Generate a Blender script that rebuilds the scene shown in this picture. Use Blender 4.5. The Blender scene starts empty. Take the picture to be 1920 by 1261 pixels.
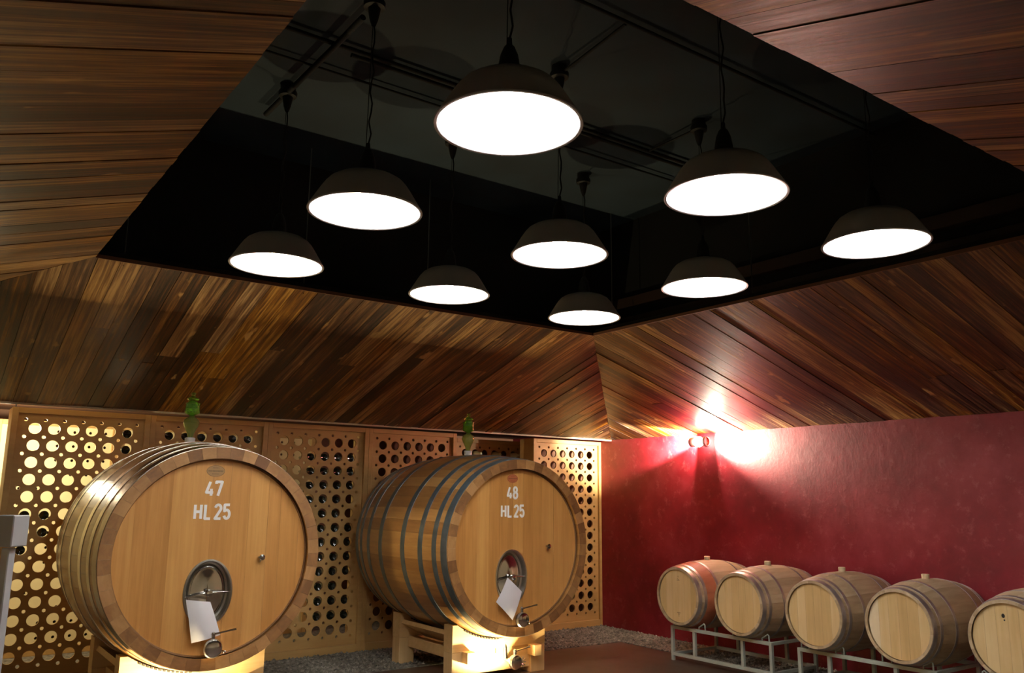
import bpy, math, random
import numpy as np
from mathutils import Vector, Matrix
random.seed(7); RS = np.random.RandomState(7)
S = bpy.context.scene
C = S.collection
PI = math.pi

# ------------------------------------------------------------------ camera
F_PX = 1561.08
PITCH, YAW, ROLL = 0.18991, 0.94923, 0.01017
EYE = 1.65                                   # floor is z = -1.65, the eye is at the origin
cam_d = bpy.data.cameras.new('camera'); cam = bpy.data.objects.new('camera', cam_d); C.objects.link(cam)
_F = Vector((math.cos(YAW) * math.cos(PITCH), math.sin(YAW) * math.cos(PITCH), math.sin(PITCH)))
_R = Vector((math.sin(YAW), -math.cos(YAW), 0)); _U = _R.cross(_F)
_R2 = _R * math.cos(ROLL) + _U * math.sin(ROLL); _U2 = -_R * math.sin(ROLL) + _U * math.cos(ROLL)
m = Matrix((_R2, _U2, -_F)).transposed().to_4x4(); m.translation = Vector((0, 0, 0))
cam.matrix_world = m
cam_d.sensor_fit = 'HORIZONTAL'; cam_d.sensor_width = 36; cam_d.lens = F_PX / 1920 * 36
cam_d.clip_start = .02; cam_d.clip_end = 100
S.camera = cam

# ------------------------------------------------------------------ world, exposure, light levels
w = bpy.data.worlds.new('world'); S.world = w; w.use_nodes = True
w.node_tree.nodes['Background'].inputs[0].default_value = (.02, .022, .026, 1)
w.node_tree.nodes['Background'].inputs[1].default_value = .3
S.view_settings.view_transform = 'Standard'; S.view_settings.look = 'None'
S.view_settings.gamma = 1; S.view_settings.use_curve_mapping = False
S.view_settings.exposure = .98
BULB_STRENGTH = 135.0        # the nine pendant bulbs
WALL_LAMP_W = 520.0          # each head of the twin wall lamp
UPLIGHT_W = 60.0            # floor spots under the casks
PASSAGE_W = 48.0            # lamp in the aisle behind the bottle racks

# ------------------------------------------------------------------ helpers
def link(o, parent=None):
    C.objects.link(o)
    if parent is not None: o.parent = parent
    return o

class MB:
    """collects verts and faces for one mesh"""
    def __init__(s): s.v = []; s.f = []
    def add(s, vs, fs):
        n = len(s.v); s.v += [tuple(a) for a in vs]; s.f += [[i + n for i in f] for f in fs]; return s
    def box(s, x0, x1, y0, y1, z0, z1, rot=None, org=(0, 0, 0)):
        vs = [(x, y, z) for x in (x0, x1) for y in (y0, y1) for z in (z0, z1)]
        if rot is not None: vs = [tuple(rot @ Vector(a) + Vector(org)) for a in vs]
        return s.add(vs, [(0, 1, 3, 2), (4, 6, 7, 5), (0, 4, 5, 1), (2, 3, 7, 6), (0, 2, 6, 4), (1, 5, 7, 3)])
    def bbox(s, x0, x1, y0, y1, z0, z1, b=.004):
        """box with chamfered edges"""
        xs = (x0, x1); ys = (y0, y1); zs = (z0, z1)
        vs = []; idx = {}
        for i in (0, 1):
            for j in (0, 1):
                for k in (0, 1):
                    sx, sy, sz = (1 - 2 * i), (1 - 2 * j), (1 - 2 * k)
                    X, Y, Z = xs[i], ys[j], zs[k]
                    idx[i, j, k, 0] = len(vs); vs.append((X, Y + sy * b, Z + sz * b))
                    idx[i, j, k, 1] = len(vs); vs.append((X + sx * b, Y, Z + sz * b))
                    idx[i, j, k, 2] = len(vs); vs.append((X + sx * b, Y + sy * b, Z))
        fs = []
        def q(a, b_, c, d): fs.append((a, b_, c, d))
        for i in (0, 1):
            f = [idx[i, 0, 0, 0], idx[i, 1, 0, 0], idx[i, 1, 1, 0], idx[i, 0, 1, 0]]; fs.append(f if i else f[::-1])
            f = [idx[0, i, 0, 1], idx[1, i, 0, 1], idx[1, i, 1, 1], idx[0, i, 1, 1]]; fs.append(f if not i else f[::-1])
            f = [idx[0, 0, i, 2], idx[1, 0, i, 2], idx[1, 1, i, 2], idx[0, 1, i, 2]]; fs.append(f if i else f[::-1])
        for a in (0, 1):
            for b2 in (0, 1):
                fs.append([idx[0, a, b2, 1], idx[1, a, b2, 1], idx[1, a, b2, 2], idx[0, a, b2, 2]])
                fs.append([idx[a, 0, b2, 0], idx[a, 1, b2, 0], idx[a, 1, b2, 2], idx[a, 0, b2, 2]])
                fs.append([idx[a, b2, 0, 0], idx[a, b2, 1, 0], idx[a, b2, 1, 1], idx[a, b2, 0, 1]])
                for c in (0, 1): fs.append([idx[a, b2, c, 0], idx[a, b2, c, 1], idx[a, b2, c, 2]])
        return s.add(vs, fs)
    def lathe(s, prof, n=32, axis='z', org=(0, 0, 0), a0=0, a1=2 * PI):
        """prof: list of (r, h)"""
        full = abs(a1 - a0 - 2 * PI) < 1e-6
        m_ = n if full else n + 1
        vs = []
        for r, h in prof:
            for i in range(m_):
                a = a0 + (a1 - a0) * i / n
                p = (r * math.cos(a), r * math.sin(a), h)
                if axis == 'y': p = (p[0], p[2], p[1])
                if axis == 'x': p = (p[2], p[0], p[1])
                vs.append((p[0] + org[0], p[1] + org[1], p[2] + org[2]))
        fs = []
        for k in range(len(prof) - 1):
            for i in range(n):
                j = (i + 1) % m_
                fs.append((k * m_ + i, k * m_ + j, (k + 1) * m_ + j, (k + 1) * m_ + i))
        return s.add(vs, fs)
    def tube(s, pts, r, n=8, cap=True):
        pts = [Vector(p) for p in pts]; vs = []; fs = []
        rr = r if isinstance(r, (list, tuple)) else [r] * len(pts)
        prev = None
        for k, p in enumerate(pts):
            d = (pts[min(k + 1, len(pts) - 1)] - pts[max(k - 1, 0)]).normalized()
            if prev is None:
                u = d.orthogonal().normalized()
            else:
                u = (prev - d * prev.dot(d)).normalized()
            prev = u; v_ = d.cross(u)
            for i in range(n):
                a = 2 * PI * (i + .5) / n
                vs.append(p + (u * math.cos(a) + v_ * math.sin(a)) * rr[k])
        for k in range(len(pts) - 1):
            for i in range(n):
                j = (i + 1) % n
                fs.append((k * n + i, k * n + j, (k + 1) * n + j, (k + 1) * n + i))
        if cap: fs.append(list(range(n))[::-1]); fs.append([(len(pts) - 1) * n + i for i in range(n)])
        return s.add(vs, fs)
    def sphere(s, c, r, n=16, m=10, sc=(1, 1, 1)):
        prof = [(max(1e-4, r * math.sin(PI * k / m)), -r * math.cos(PI * k / m)) for k in range(m + 1)]
        k0 = len(s.v); s.lathe(prof, n)
        for i in range(k0, len(s.v)):
            v_ = s.v[i]; s.v[i] = (v_[0] * sc[0] + c[0], v_[1] * sc[1] + c[1], v_[2] * sc[2] + c[2])
        return s
    def mesh(s, name, mat, smooth=None):
        me = bpy.data.meshes.new(name); me.from_pydata(s.v, [], s.f); me.update()
        import bmesh
        bm = bmesh.new(); bm.from_mesh(me); bmesh.ops.recalc_face_normals(bm, faces=bm.faces); bm.to_mesh(me); bm.free()
        if mat: me.materials.append(mat)
        if smooth:
            me.polygons.foreach_set('use_smooth', [True] * len(me.polygons)); me.set_sharp_from_angle(angle=math.radians(smooth))
        return me
    def build(s, name, mat, parent=None, smooth=None, loc=(0, 0, 0), rot=(0, 0, 0)):
        o = bpy.data.objects.new(name, s.mesh(name, mat, smooth)); o.location = loc; o.rotation_euler = rot
        return link(o, parent)

def tag(o, label=None, cat=None, group=None, kind=None):
    if label: o['label'] = label
    if cat: o['category'] = cat
    if group: o['group'] = group
    if kind: o['kind'] = kind
    return o
def thing(name, label, cat, loc=(0, 0, 0), group=None, rz=0):
    o = bpy.data.objects.new(name, None); o.location = loc; o.rotation_euler = (0, 0, rz); o.empty_display_size = .1
    return tag(link(o), label, cat, group)
def inst(name, me, parent, loc=(0, 0, 0), rot=(0, 0, 0)):
    o = bpy.data.objects.new(name, me); o.location = loc; o.rotation_euler = rot
    return link(o, parent)
def copy_tree(o, parent=None):
    c = o.copy(); C.objects.link(c); c.parent = parent
    for ch in list(o.children): copy_tree(ch, c)
    return c

# ------------------------------------------------------------------ materials
def new_mat(name):
    m_ = bpy.data.materials.new(name); m_.use_nodes = True
    nt = m_.node_tree; b = nt.nodes['Principled BSDF']
    return m_, nt, b
def N(nt, t, **kw):
    n = nt.nodes.new(t)
    for k, v in kw.items():
        if k.startswith('i_'):
            key = k[2:]; key = int(key) if key.isdigit() else key.replace('_', ' ')
            n.inputs[key].default_value = v
        else: setattr(n, k, v)
    return n
def ramp(nt, fac, stops):
    r = nt.nodes.new('ShaderNodeValToRGB'); cr = r.color_ramp
    while len(cr.elements) > 1: cr.elements.remove(cr.elements[0])
    cr.elements[0].position = stops[0][0]; cr.elements[0].color = (*stops[0][1], 1)
    for p, c in stops[1:]:
        e = cr.elements.new(p); e.color = (*c, 1)
    nt.links.new(fac, r.inputs[0]); return r.outputs[0]
def plain(name, col, rough=.6, metal=0, spec=None, noise=0, nscale=20, bump=0, coat=0):
    m_, nt, b = new_mat(name)
    b.inputs['Base Color'].default_value = (*col, 1); b.inputs['Roughness'].default_value = rough; b.inputs['Metallic'].default_value = metal
    if coat: b.inputs['Coat Weight'].default_value = coat; b.inputs['Coat Roughness'].default_value = .15
    if noise or bump:
        tc = N(nt, 'ShaderNodeTexCoord'); nz = N(nt, 'ShaderNodeTexNoise', i_Scale=nscale, i_Detail=5)
        nt.links.new(tc.outputs['Object'], nz.inputs['Vector'])
        if noise:
            c = ramp(nt, nz.outputs[0], [(.3, tuple(x * (1 - noise) for x in col)), (.7, tuple(min(1, x * (1 + noise)) for x in col))])
            nt.links.new(c, b.inputs['Base Color'])
        if bump:
            bp = N(nt, 'ShaderNodeBump', i_Strength=bump, i_Distance=.01)
            nt.links.new(nz.outputs[0], bp.inputs['Height']); nt.links.new(bp.outputs[0], b.inputs['Normal'])
    return m_
def wood(name, stops, axis=0, rough=.45, grain=1.0, tone=.25, coat=0, bump=.15, knots=0, sat=0, streak=(1.6, 26), mixf=.42):
    """stops: colour ramp of the grain; every object gets its own tone and its own piece of the noise"""
    m_, nt, b = new_mat(name); L = nt.links.new
    tc = N(nt, 'ShaderNodeTexCoord'); oi = N(nt, 'ShaderNodeObjectInfo')
    mul = N(nt, 'ShaderNodeMath', operation='MULTIPLY'); L(oi.outputs['Random'], mul.inputs[0]); mul.inputs[1].default_value = 57.0
    comb = N(nt, 'ShaderNodeCombineXYZ'); L(mul.outputs[0], comb.inputs[0]); L(mul.outputs[0], comb.inputs[1]); L(mul.outputs[0], comb.inputs[2])
    add = N(nt, 'ShaderNodeVectorMath', operation='ADD'); L(tc.outputs['Object'], add.inputs[0]); L(comb.outputs[0], add.inputs[1])
    sc = [streak[1] * grain] * 3; sc[axis] = streak[0] * grain
    mp = N(nt, 'ShaderNodeMapping'); mp.inputs['Scale'].default_value = sc; L(add.outputs[0], mp.inputs['Vector'])
    n1 = N(nt, 'ShaderNodeTexNoise', i_Scale=1.0, i_Detail=7, i_Roughness=.62, i_Distortion=.35); L(mp.outputs[0], n1.inputs['Vector'])
    sc2 = [6 * grain] * 3; sc2[axis] = 1.1 * grain
    mp2 = N(nt, 'ShaderNodeMapping'); mp2.inputs['Scale'].default_value = sc2; L(add.outputs[0], mp2.inputs['Vector'])
    n2 = N(nt, 'ShaderNodeTexNoise', i_Scale=1.0, i_Detail=4, i_Roughness=.6); L(mp2.outputs[0], n2.inputs['Vector'])
    mix = N(nt, 'ShaderNodeMix', data_type='FLOAT'); mix.inputs[0].default_value = mixf
    L(n1.outputs[0], mix.inputs[2]); L(n2.outputs[0], mix.inputs[3])
    a2 = N(nt, 'ShaderNodeMath', operation='MULTIPLY_ADD'); L(oi.outputs['Random'], a2.inputs[0]); a2.inputs[1].default_value = tone; a2.inputs[2].default_value = -tone / 2
    a3 = N(nt, 'ShaderNodeMath', operation='ADD'); L(mix.outputs[0], a3.inputs[0]); L(a2.outputs[0], a3.inputs[1])
    col = ramp(nt, a3.outputs[0], stops)
    if sat:                                   # a second random number shifts the hue of some pieces
        wn = N(nt, 'ShaderNodeTexWhiteNoise', noise_dimensions='1D'); L(mul.outputs[0], wn.inputs['W'])
        hs = N(nt, 'ShaderNodeHueSaturation'); L(col, hs.inputs['Color'])
        mr = N(nt, 'ShaderNodeMapRange'); L(wn.outputs[0], mr.inputs[0]); mr.inputs[3].default_value = 1.12 - sat * 2; mr.inputs[4].default_value = 1.12 + sat * .5
        L(mr.outputs[0], hs.inputs['Saturation']); col = hs.outputs[0]
    if knots:
        sk = [9, 9, 9]; sk[axis] = 3
        mk = N(nt, 'ShaderNodeMapping'); mk.inputs['Scale'].default_value = sk; L(add.outputs[0], mk.inputs['Vector'])
        nk = N(nt, 'ShaderNodeTexNoise', i_Scale=1.0, i_Detail=3); L(mk.outputs[0], nk.inputs['Vector'])
        kr = ramp(nt, nk.outputs[0], [(.66, (0, 0, 0)), (.72, (1, 1, 1))])
        mx = N(nt, 'ShaderNodeMix', data_type='RGBA'); L(kr, mx.inputs[0]); L(col, mx.inputs[6]); mx.inputs[7].default_value = (*[min(1, c * 1.25) for c in stops[-1][1]], 1)
        mx2 = N(nt, 'ShaderNodeMath', operation='MULTIPLY'); L(kr, mx2.inputs[0]); mx2.inputs[1].default_value = knots; L(mx2.outputs[0], mx.inputs[0])
        col = mx.outputs[2]
    L(col, b.inputs['Base Color'])
    b.inputs['Roughness'].default_value = rough
    rr = N(nt, 'ShaderNodeMapRange'); L(n1.outputs[0], rr.inputs[0]); rr.inputs[3].default_value = rough - .12; rr.inputs[4].default_value = rough + .18; L(rr.outputs[0], b.inputs['Roughness'])
    if coat: b.inputs['Coat Weight'].default_value = coat; b.inputs['Coat Roughness'].default_value = .22
    if bump:
        bp = N(nt, 'ShaderNodeBump', i_Strength=bump, i_Distance=.004); L(n1.outputs[0], bp.inputs['Height']); L(bp.outputs[0], b.inputs['Normal'])
    return m_

M = {}
M['plank'] = wood('reclaimed_plank', [(.34, (.010, .0036, .0013)), (.43, (.042, .0145, .0038)), (.50, (.098, .037, .009)), (.56, (.185, .085, .022)), (.66, (.40, .235, .085))],
                  axis=0, rough=.40, grain=1, tone=.21, bump=.4, knots=.75, sat=.12, streak=(1.4, 44), mixf=.30)
M['oak'] = wood('golden_oak', [(.25, (.38, .165, .036)), (.5, (.52, .245, .062)), (.75, (.64, .34, .10))], axis=2, rough=.42, tone=.30, coat=.25, bump=.05, streak=(1.2, 34))
M['oak_stave'] = wood('oak_stave', [(.25, (.26, .115, .034)), (.5, (.40, .20, .060)), (.75, (.54, .30, .10))], axis=1, rough=.34, tone=.30, coat=.55, bump=.06, streak=(1.4, 30))
M['barrique_head'] = wood('pale_oak_head', [(.25, (.56, .36, .14)), (.5, (.70, .48, .21)), (.75, (.80, .60, .31))], axis=2, rough=.6, tone=.35, bump=.05)
M['barrique_stave'] = wood('weathered_oak_stave', [(.25, (.30, .20, .11)), (.5, (.47, .34, .20)), (.75, (.62, .48, .31))], axis=1, rough=.6, tone=.30, bump=.12)
M['stained_stave'] = wood('wine_stained_stave', [(.25, (.20, .045, .02)), (.5, (.36, .10, .045)), (.75, (.48, .17, .08))], axis=1, rough=.55, tone=.30, bump=.12)
M['pine'] = wood('pale_pine', [(.25, (.56, .36, .15)), (.5, (.68, .46, .21)), (.75, (.78, .57, .30))], axis=0, rough=.5, tone=.2, bump=.05, streak=(1.2, 24))
M['pine_up'] = wood('pale_pine_upright', [(.25, (.56, .36, .15)), (.5, (.68, .46, .21)), (.75, (.78, .57, .30))], axis=2, rough=.5, tone=.2, bump=.05, streak=(1.2, 24))
M['beech'] = wood('beech_panel', [(.25, (.45, .26, .085)), (.5, (.54, .33, .115)), (.75, (.61, .39, .15))], axis=0, rough=.5, tone=.12, bump=.04, streak=(1.0, 18))
M['beech_dark'] = plain('rack_back_board', (.16, .07, .035), .7)
M['void'] = plain('black_paint', (.014, .029, .044), .75, noise=.4, nscale=1.3)
M['void_wall'] = plain('black_side_paint', (.007, .008, .009), .8)
M['backing'] = plain('dark_backing', (.006, .004, .003), .9)
M['black_metal'] = plain('black_metal', (.02, .02, .02), .5, .3)
M['enamel_black'] = plain('black_enamel', (.42, .42, .41), .45)
M['enamel_white'] = plain('white_enamel', (.88, .88, .86), .35)
M['rim'] = plain('grey_rim', (.42, .40, .40), .4)
M['steel'] = plain('polished_steel', (.62, .60, .57), .12, 1)
M['steel_dull'] = plain('brushed_steel', (.52, .50, .46), .28, 1)
M['hoop_bright'] = plain('bright_steel_hoop', (.66, .58, .48), .27, 1)
M['hoop_dark_reflect'] = plain('steel_hoop_dark_reflect', (.15, .20, .235), .32, .6, noise=.25, nscale=9)  # same steel as the bright hoops; the darkness it reflects is put into the colour
M['hoop_galv'] = plain('galvanised_hoop', (.48, .43, .41), .4, .75, noise=.2, nscale=12)
M['paper'] = plain('white_paper', (.80, .79, .82), .35, coat=.3)
M['letter'] = plain('white_lettering', (.93, .92, .90), .5)
M['rack_paint'] = plain('pale_grey_green_paint', (.40, .43, .37), .45)
M['white_metal'] = plain('white_painted_metal', (.52, .53, .54), .4)
M['cream_wall'] = plain('cream_plaster', (.62, .55, .38), .85, noise=.06, nscale=4)
M['bung_wood'] = plain('pale_bung_wood', (.70, .56, .36), .6)
M['bottle'] = plain('dark_bottle_glass', (.010, .014, .008), .08, 0, coat=.5)
M['capsule'] = plain('pale_capsule', (.62, .56, .32), .4)
M['silicone'] = plain('white_silicone', (.78, .80, .76), .5)
M['rubber'] = plain('black_rubber', (.012, .012, .012), .6)
M['shadow_line'] = plain('croze_shade', (.16, .07, .02), .8)

def emat(name, col, s):
    m_, nt, b = new_mat(name); b.inputs['Base Color'].default_value = (*col, 1)
    b.inputs['Emission Color'].default_value = (*col, 1); b.inputs['Emission Strength'].default_value = s; return m_
M['bulb'] = emat('glowing_bulb', (1, .97, .93), BULB_STRENGTH)
M['lens'] = emat('glowing_lens', (1, .93, .82), 30)

def glass_green():
    m_, nt, b = new_mat('green_glass'); b.inputs['Base Color'].default_value = (.40, .85, .14, 1)
    b.inputs['Roughness'].default_value = .03; b.inputs['Transmission Weight'].default_value = .85; b.inputs['IOR'].default_value = 1.45
    return m_
M['green_glass'] = glass_green()
def glass_clear():
    m_, nt, b = new_mat('pale_green_glass'); b.inputs['Base Color'].default_value = (.66, .82, .34, 1)
    b.inputs['Roughness'].default_value = .03; b.inputs['Transmission Weight'].default_value = .85; b.inputs['IOR'].default_value = 1.45
    return m_
M['pale_glass'] = glass_clear()

def red_plaster():
    m_, nt, b = new_mat('red_plaster'); L = nt.links.new
    tc = N(nt, 'ShaderNodeTexCoord')
    a = N(nt, 'ShaderNodeTexNoise', i_Scale=1.1, i_Detail=8, i_Roughness=.65); L(tc.outputs['Object'], a.inputs['Vector'])
    c = N(nt, 'ShaderNodeTexNoise', i_Scale=9, i_Detail=8, i_Roughness=.75); L(tc.outputs['Object'], c.inputs['Vector'])
    base = ramp(nt, a.outputs[0], [(.3, (.15, .0025, .008)), (.5, (.24, .007, .017)), (.68, (.34, .030, .046))])
    spots = ramp(nt, c.outputs[0], [(.55, (0, 0, 0)), (.75, (1, 1, 1))])
    mm = N(nt, 'ShaderNodeMath', operation='MULTIPLY'); L(spots, mm.inputs[0]); L(a.outputs[0], mm.inputs[1])
    mx = N(nt, 'ShaderNodeMix', data_type='RGBA'); L(mm.outputs[0], mx.inputs[0]); L(base, mx.inputs[6]); mx.inputs[7].default_value = (.50, .13, .14, 1)
    L(mx.outputs[2], b.inputs['Base Color']); b.inputs['Roughness'].default_value = .5
    bp = N(nt, 'ShaderNodeBump', i_Strength=.25, i_Distance=.01); L(c.outputs[0], bp.inputs['Height']); L(bp.outputs[0], b.inputs['Normal'])
    return m_
M['red'] = red_plaster()
def floor_mat():
    m_, nt, b = new_mat('brown_concrete'); L = nt.links.new
    tc = N(nt, 'ShaderNodeTexCoord')
    a = N(nt, 'ShaderNodeTexNoise', i_Scale=.9, i_Detail=8, i_Roughness=.6); L(tc.outputs['Object'], a.inputs['Vector'])
    L(ramp(nt, a.outputs[0], [(.3, (.055, .038, .026)), (.55, (.10, .062, .042)), (.7, (.14, .10, .07))]), b.inputs['Base Color'])
    L(ramp(nt, a.outputs[0], [(.3, (.35, .35, .35)), (.7, (.6, .6, .6))]), b.inputs['Roughness'])
    return m_
M['floor'] = floor_mat()
def gravel_mat():
    m_, nt, b = new_mat('grey_gravel'); L = nt.links.new
    tc = N(nt, 'ShaderNodeTexCoord')
    a = N(nt, 'ShaderNodeTexNoise', i_Scale=26, i_Detail=3); L(tc.outputs['Object'], a.inputs['Vector'])
    L(ramp(nt, a.outputs[0], [(.3, (.07, .065, .055)), (.55, (.20, .185, .15)), (.75, (.38, .36, .30))]), b.inputs['Base Color']); b.inputs['Roughness'].default_value = .85
    return m_
M['gravel'] = gravel_mat()

# ------------------------------------------------------------------ dimensions of the room
FZ = -EYE
OX0, OX1, OY0, OY1, OZ = .842, 5.137, 1.592, 5.849, 1.5165      # opening in the sloped ceiling
D, DZ = 2.51, -.7546
X0, X1, Y0, Y1 = OX0 - D, OX1 + D, OY0 - D, OY1 + D             # outer edge of the slopes
ZT = OZ + DZ
RY = 8.57                                                       # front of the bottle racks
BY = 10.62                                                      # back of the aisle

def struct(name, mb, mat):
    return tag(mb.build(name, mat), kind='structure')

struct('floor', MB().box(X0 - .2, X1 + .2, Y0 - .2, BY + .2, FZ - .15, FZ), M['floor'])
struct('wall_right', MB().box(X1, X1 + .2, Y0 - .2, BY + .2, FZ, ZT + .4), M['red'])
struct('wall_left', MB().box(X0 - .2, X0, Y0 - .2, BY + .2, FZ, ZT + .4), M['cream_wall'])
struct('wall_front', MB().box(X0, X1, Y0 - .2, Y0, FZ, ZT + .4), M['cream_wall'])
struct('wall_back', MB().box(X0, X1, BY, BY + .2, FZ, ZT + .4), M['beech_dark'])
# ceiling above the aisle, behind the edge of the slope
struct('ceiling_aisle', MB().box(X0, X1, Y1 + .012, BY, ZT + .12, ZT + .2), M['beech_dark'])
# the black space above the opening
VX0, VX1, VY0, VY1, VZ = .45, 5.47, 1.2, 6.25, 2.66
struct('ceiling_upper', MB().box(VX0 - .1, VX1 + .1, VY0 - .1, VY1 + .1, VZ, VZ + .1), M['void'])
struct('wall_upper_right', MB().box(VX1, VX1 + .1, VY0, VY1, 1.435, VZ), M['void_wall'])
struct('wall_upper_left', MB().box(VX0 - .1, VX0, VY0, VY1, 1.415, VZ), M['void_wall'])
struct('wall_upper_back', MB().box(VX0 - .1, VX1 + .1, VY1, VY1 + .1, 1.415, VZ), M['void_wall'])
struct('wall_upper_front', MB().box(VX0 - .1, VX1 + .1, VY0 - .1, VY0, 1.415, VZ), M['void_wall'])

# the four plank-clad slopes
def slope(name, org, e, o, L, rnd):
    """org: corner of the opening, e: direction along the edge, o: horizontal direction outwards; local x runs down the slope"""
    e = Vector(e); o = Vector(o); org = Vector((*org, OZ))
    down = Vector((o.x * D, o.y * D, DZ)); LS = down.length; down.normalize()
    nrm = down.cross(e).normalized()
    if nrm.z > 0: nrm = -nrm                                    # faces the room
    k = D / LS
    R_ = Matrix((down, e, nrm)).transposed() if down.cross(e).dot(nrm) > 0 else Matrix((down, -e, nrm)).transposed()
    sgn = 1 if down.cross(e).dot(nrm) > 0 else -1
    root = bpy.data.objects.new(name, None)
    mb = MB()                                                   # dark backing sheet, mitred
    b0, b1 = -.012, -.05
    pts = [(0, 0), (0, L), (LS, L + D), (LS, -D)]
    vs = [(x, sgn * y, z) for z in (b0, b1) for x, y in pts]
    mb.add(vs, [(0, 1, 2, 3), (7, 6, 5, 4), (0, 4, 5, 1), (1, 5, 6, 2), (2, 6, 7, 3), (3, 7, 4, 0)])
    root = bpy.data.objects.new(name, mb.mesh(name, M['backing']))
    root.matrix_world = Matrix.Translation(org) @ R_.to_4x4(); link(root); tag(root, kind='structure')
    s = -D
    while s < L + D - .01:
        wd = rnd.choice([.095, .12, .14, .16, .18, .13]); s1 = min(s + wd, L + D)
        if L + D - s1 < .05: s1 = L + D
        g = .0015
        a, b_ = s + g, s1 - g
        def start(y):
            return max(0, -y / k if y < 0 else 0, (y - L) / k if y > L else 0)
        ys = [a, b_]
        for c in (0, L):
            if a < c < b_: ys.insert(1, c)
        # pieces along the length
        lo = min(start(y) for y in ys); cuts = [None, None]
        if LS - lo > 1.1 and rnd.random() < .32: cuts = [None, lo + (LS - lo) * rnd.uniform(.3, .72), None]
        for i in range(len(cuts) - 1):
            off = rnd.uniform(0, .006); t = .016
            near = [(start(y) if cuts[i] is None else cuts[i] + .001) for y in ys]
            far = [(LS if cuts[i + 1] is None else cuts[i + 1] - .001) for y in ys]
            near = [min(n_, f_ - .002) for n_, f_ in zip(near, far)]
            x_ref, y_ref = (near[0] + far[0]) / 2, (a + b_) / 2
            top = [(near[q_] - x_ref, sgn * (ys[q_] - y_ref)) for q_ in range(len(ys))] + [(far[q_] - x_ref, sgn * (ys[q_] - y_ref)) for q_ in reversed(range(len(ys)))]
            n_ = len(top)
            vs = [(x, y, off) for x, y in top] + [(x, y, off - t) for x, y in top]
            # small chamfer on the long edges
            fs = [list(range(n_)), list(range(n_, 2 * n_))[::-1]] + [(q_, (q_ + 1) % n_, n_ + (q_ + 1) % n_, n_ + q_) for q_ in range(n_)]
            MB().add(vs, fs).build('plank', M['plank'], root, loc=(x_ref, sgn * y_ref, 0))
        s = s1
    return root
rnd = random.Random(11)
slope('ceiling_back', (OX0, OY1), (1, 0, 0), (0, 1, 0), OX1 - OX0, rnd)
slope('ceiling_right', (OX1, OY0), (0, 1, 0), (1, 0, 0), OY1 - OY0, rnd)
slope('ceiling_left', (OX0, OY0), (0, 1, 0), (-1, 0, 0), OY1 - OY0, rnd)
slope('ceiling_front', (OX0, OY0), (1, 0, 0), (0, -1, 0), OX1 - OX0, rnd)
# thin pale edge strip under the lower edge of the back slope, thin edges of the opening
struct('trim_1', MB().box(X0, X1 - .002, Y1 - .004, Y1 + .010, ZT - .018, ZT + .13), plain('pale_edge_strip', (.55, .47, .33), .5))
struct('trim_2', MB().box(OX0, OX1, OY1 - .006, OY1 + .004, OZ - .014, OZ + .012), M['beech_dark'])
struct('trim_3', MB().box(OX1 - .006, OX1 + .004, OY0, OY1, OZ - .014, OZ + .012), M['beech_dark'])

# gravel strip along the two walls
def gravel():
    n = 15000; vs = []; fs = []
    base = np.array([(1, 0, 0), (-1, 0, 0), (0, 1, 0), (0, -1, 0), (0, 0, 1), (0, 0, -1)], float)
    bf = [(0, 2, 4), (2, 1, 4), (1, 3, 4), (3, 0, 4), (2, 0, 5), (1, 2, 5), (3, 1, 5), (0, 3, 5)]
    for i in range(n):
        if RS.rand() < .62: x = RS.uniform(1.2, X1 - .02); y = RS.uniform(7.55, RY + .3)
        else: x = RS.uniform(7.0, X1 - .02); y = RS.uniform(2.2, 8.5)
        if y > 8.1 and False: continue
        r = RS.uniform(.009, .024)
        p = base * r * RS.uniform(.7, 1.3, (6, 1)) + RS.uniform(-.25, .25, (6, 3)) * r
        p[:, 2] *= .7
        k = len(vs); vs += [tuple(q_) for q_ in p + np.array((x, y, FZ + r * .4))]
        fs += [tuple(k + j for j in f) for f in bf]
    me = bpy.data.meshes.new('gravel'); me.from_pydata(vs, [], fs); me.materials.append(M['gravel'])
    o = link(bpy.data.objects.new('gravel', me))
    tag(o, 'grey gravel strip along the foot of the racks and the red wall', 'gravel', kind='stuff')
    bed = MB().box(X0, X1, RY + .3, BY, FZ, FZ + .006).box(1.2, X1, 7.55, RY + .3, FZ, FZ + .006).box(7.0, X1, 2.2, 7.55, FZ, FZ + .006).build('gravel_bed', M['gravel'], o)
gravel()

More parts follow.
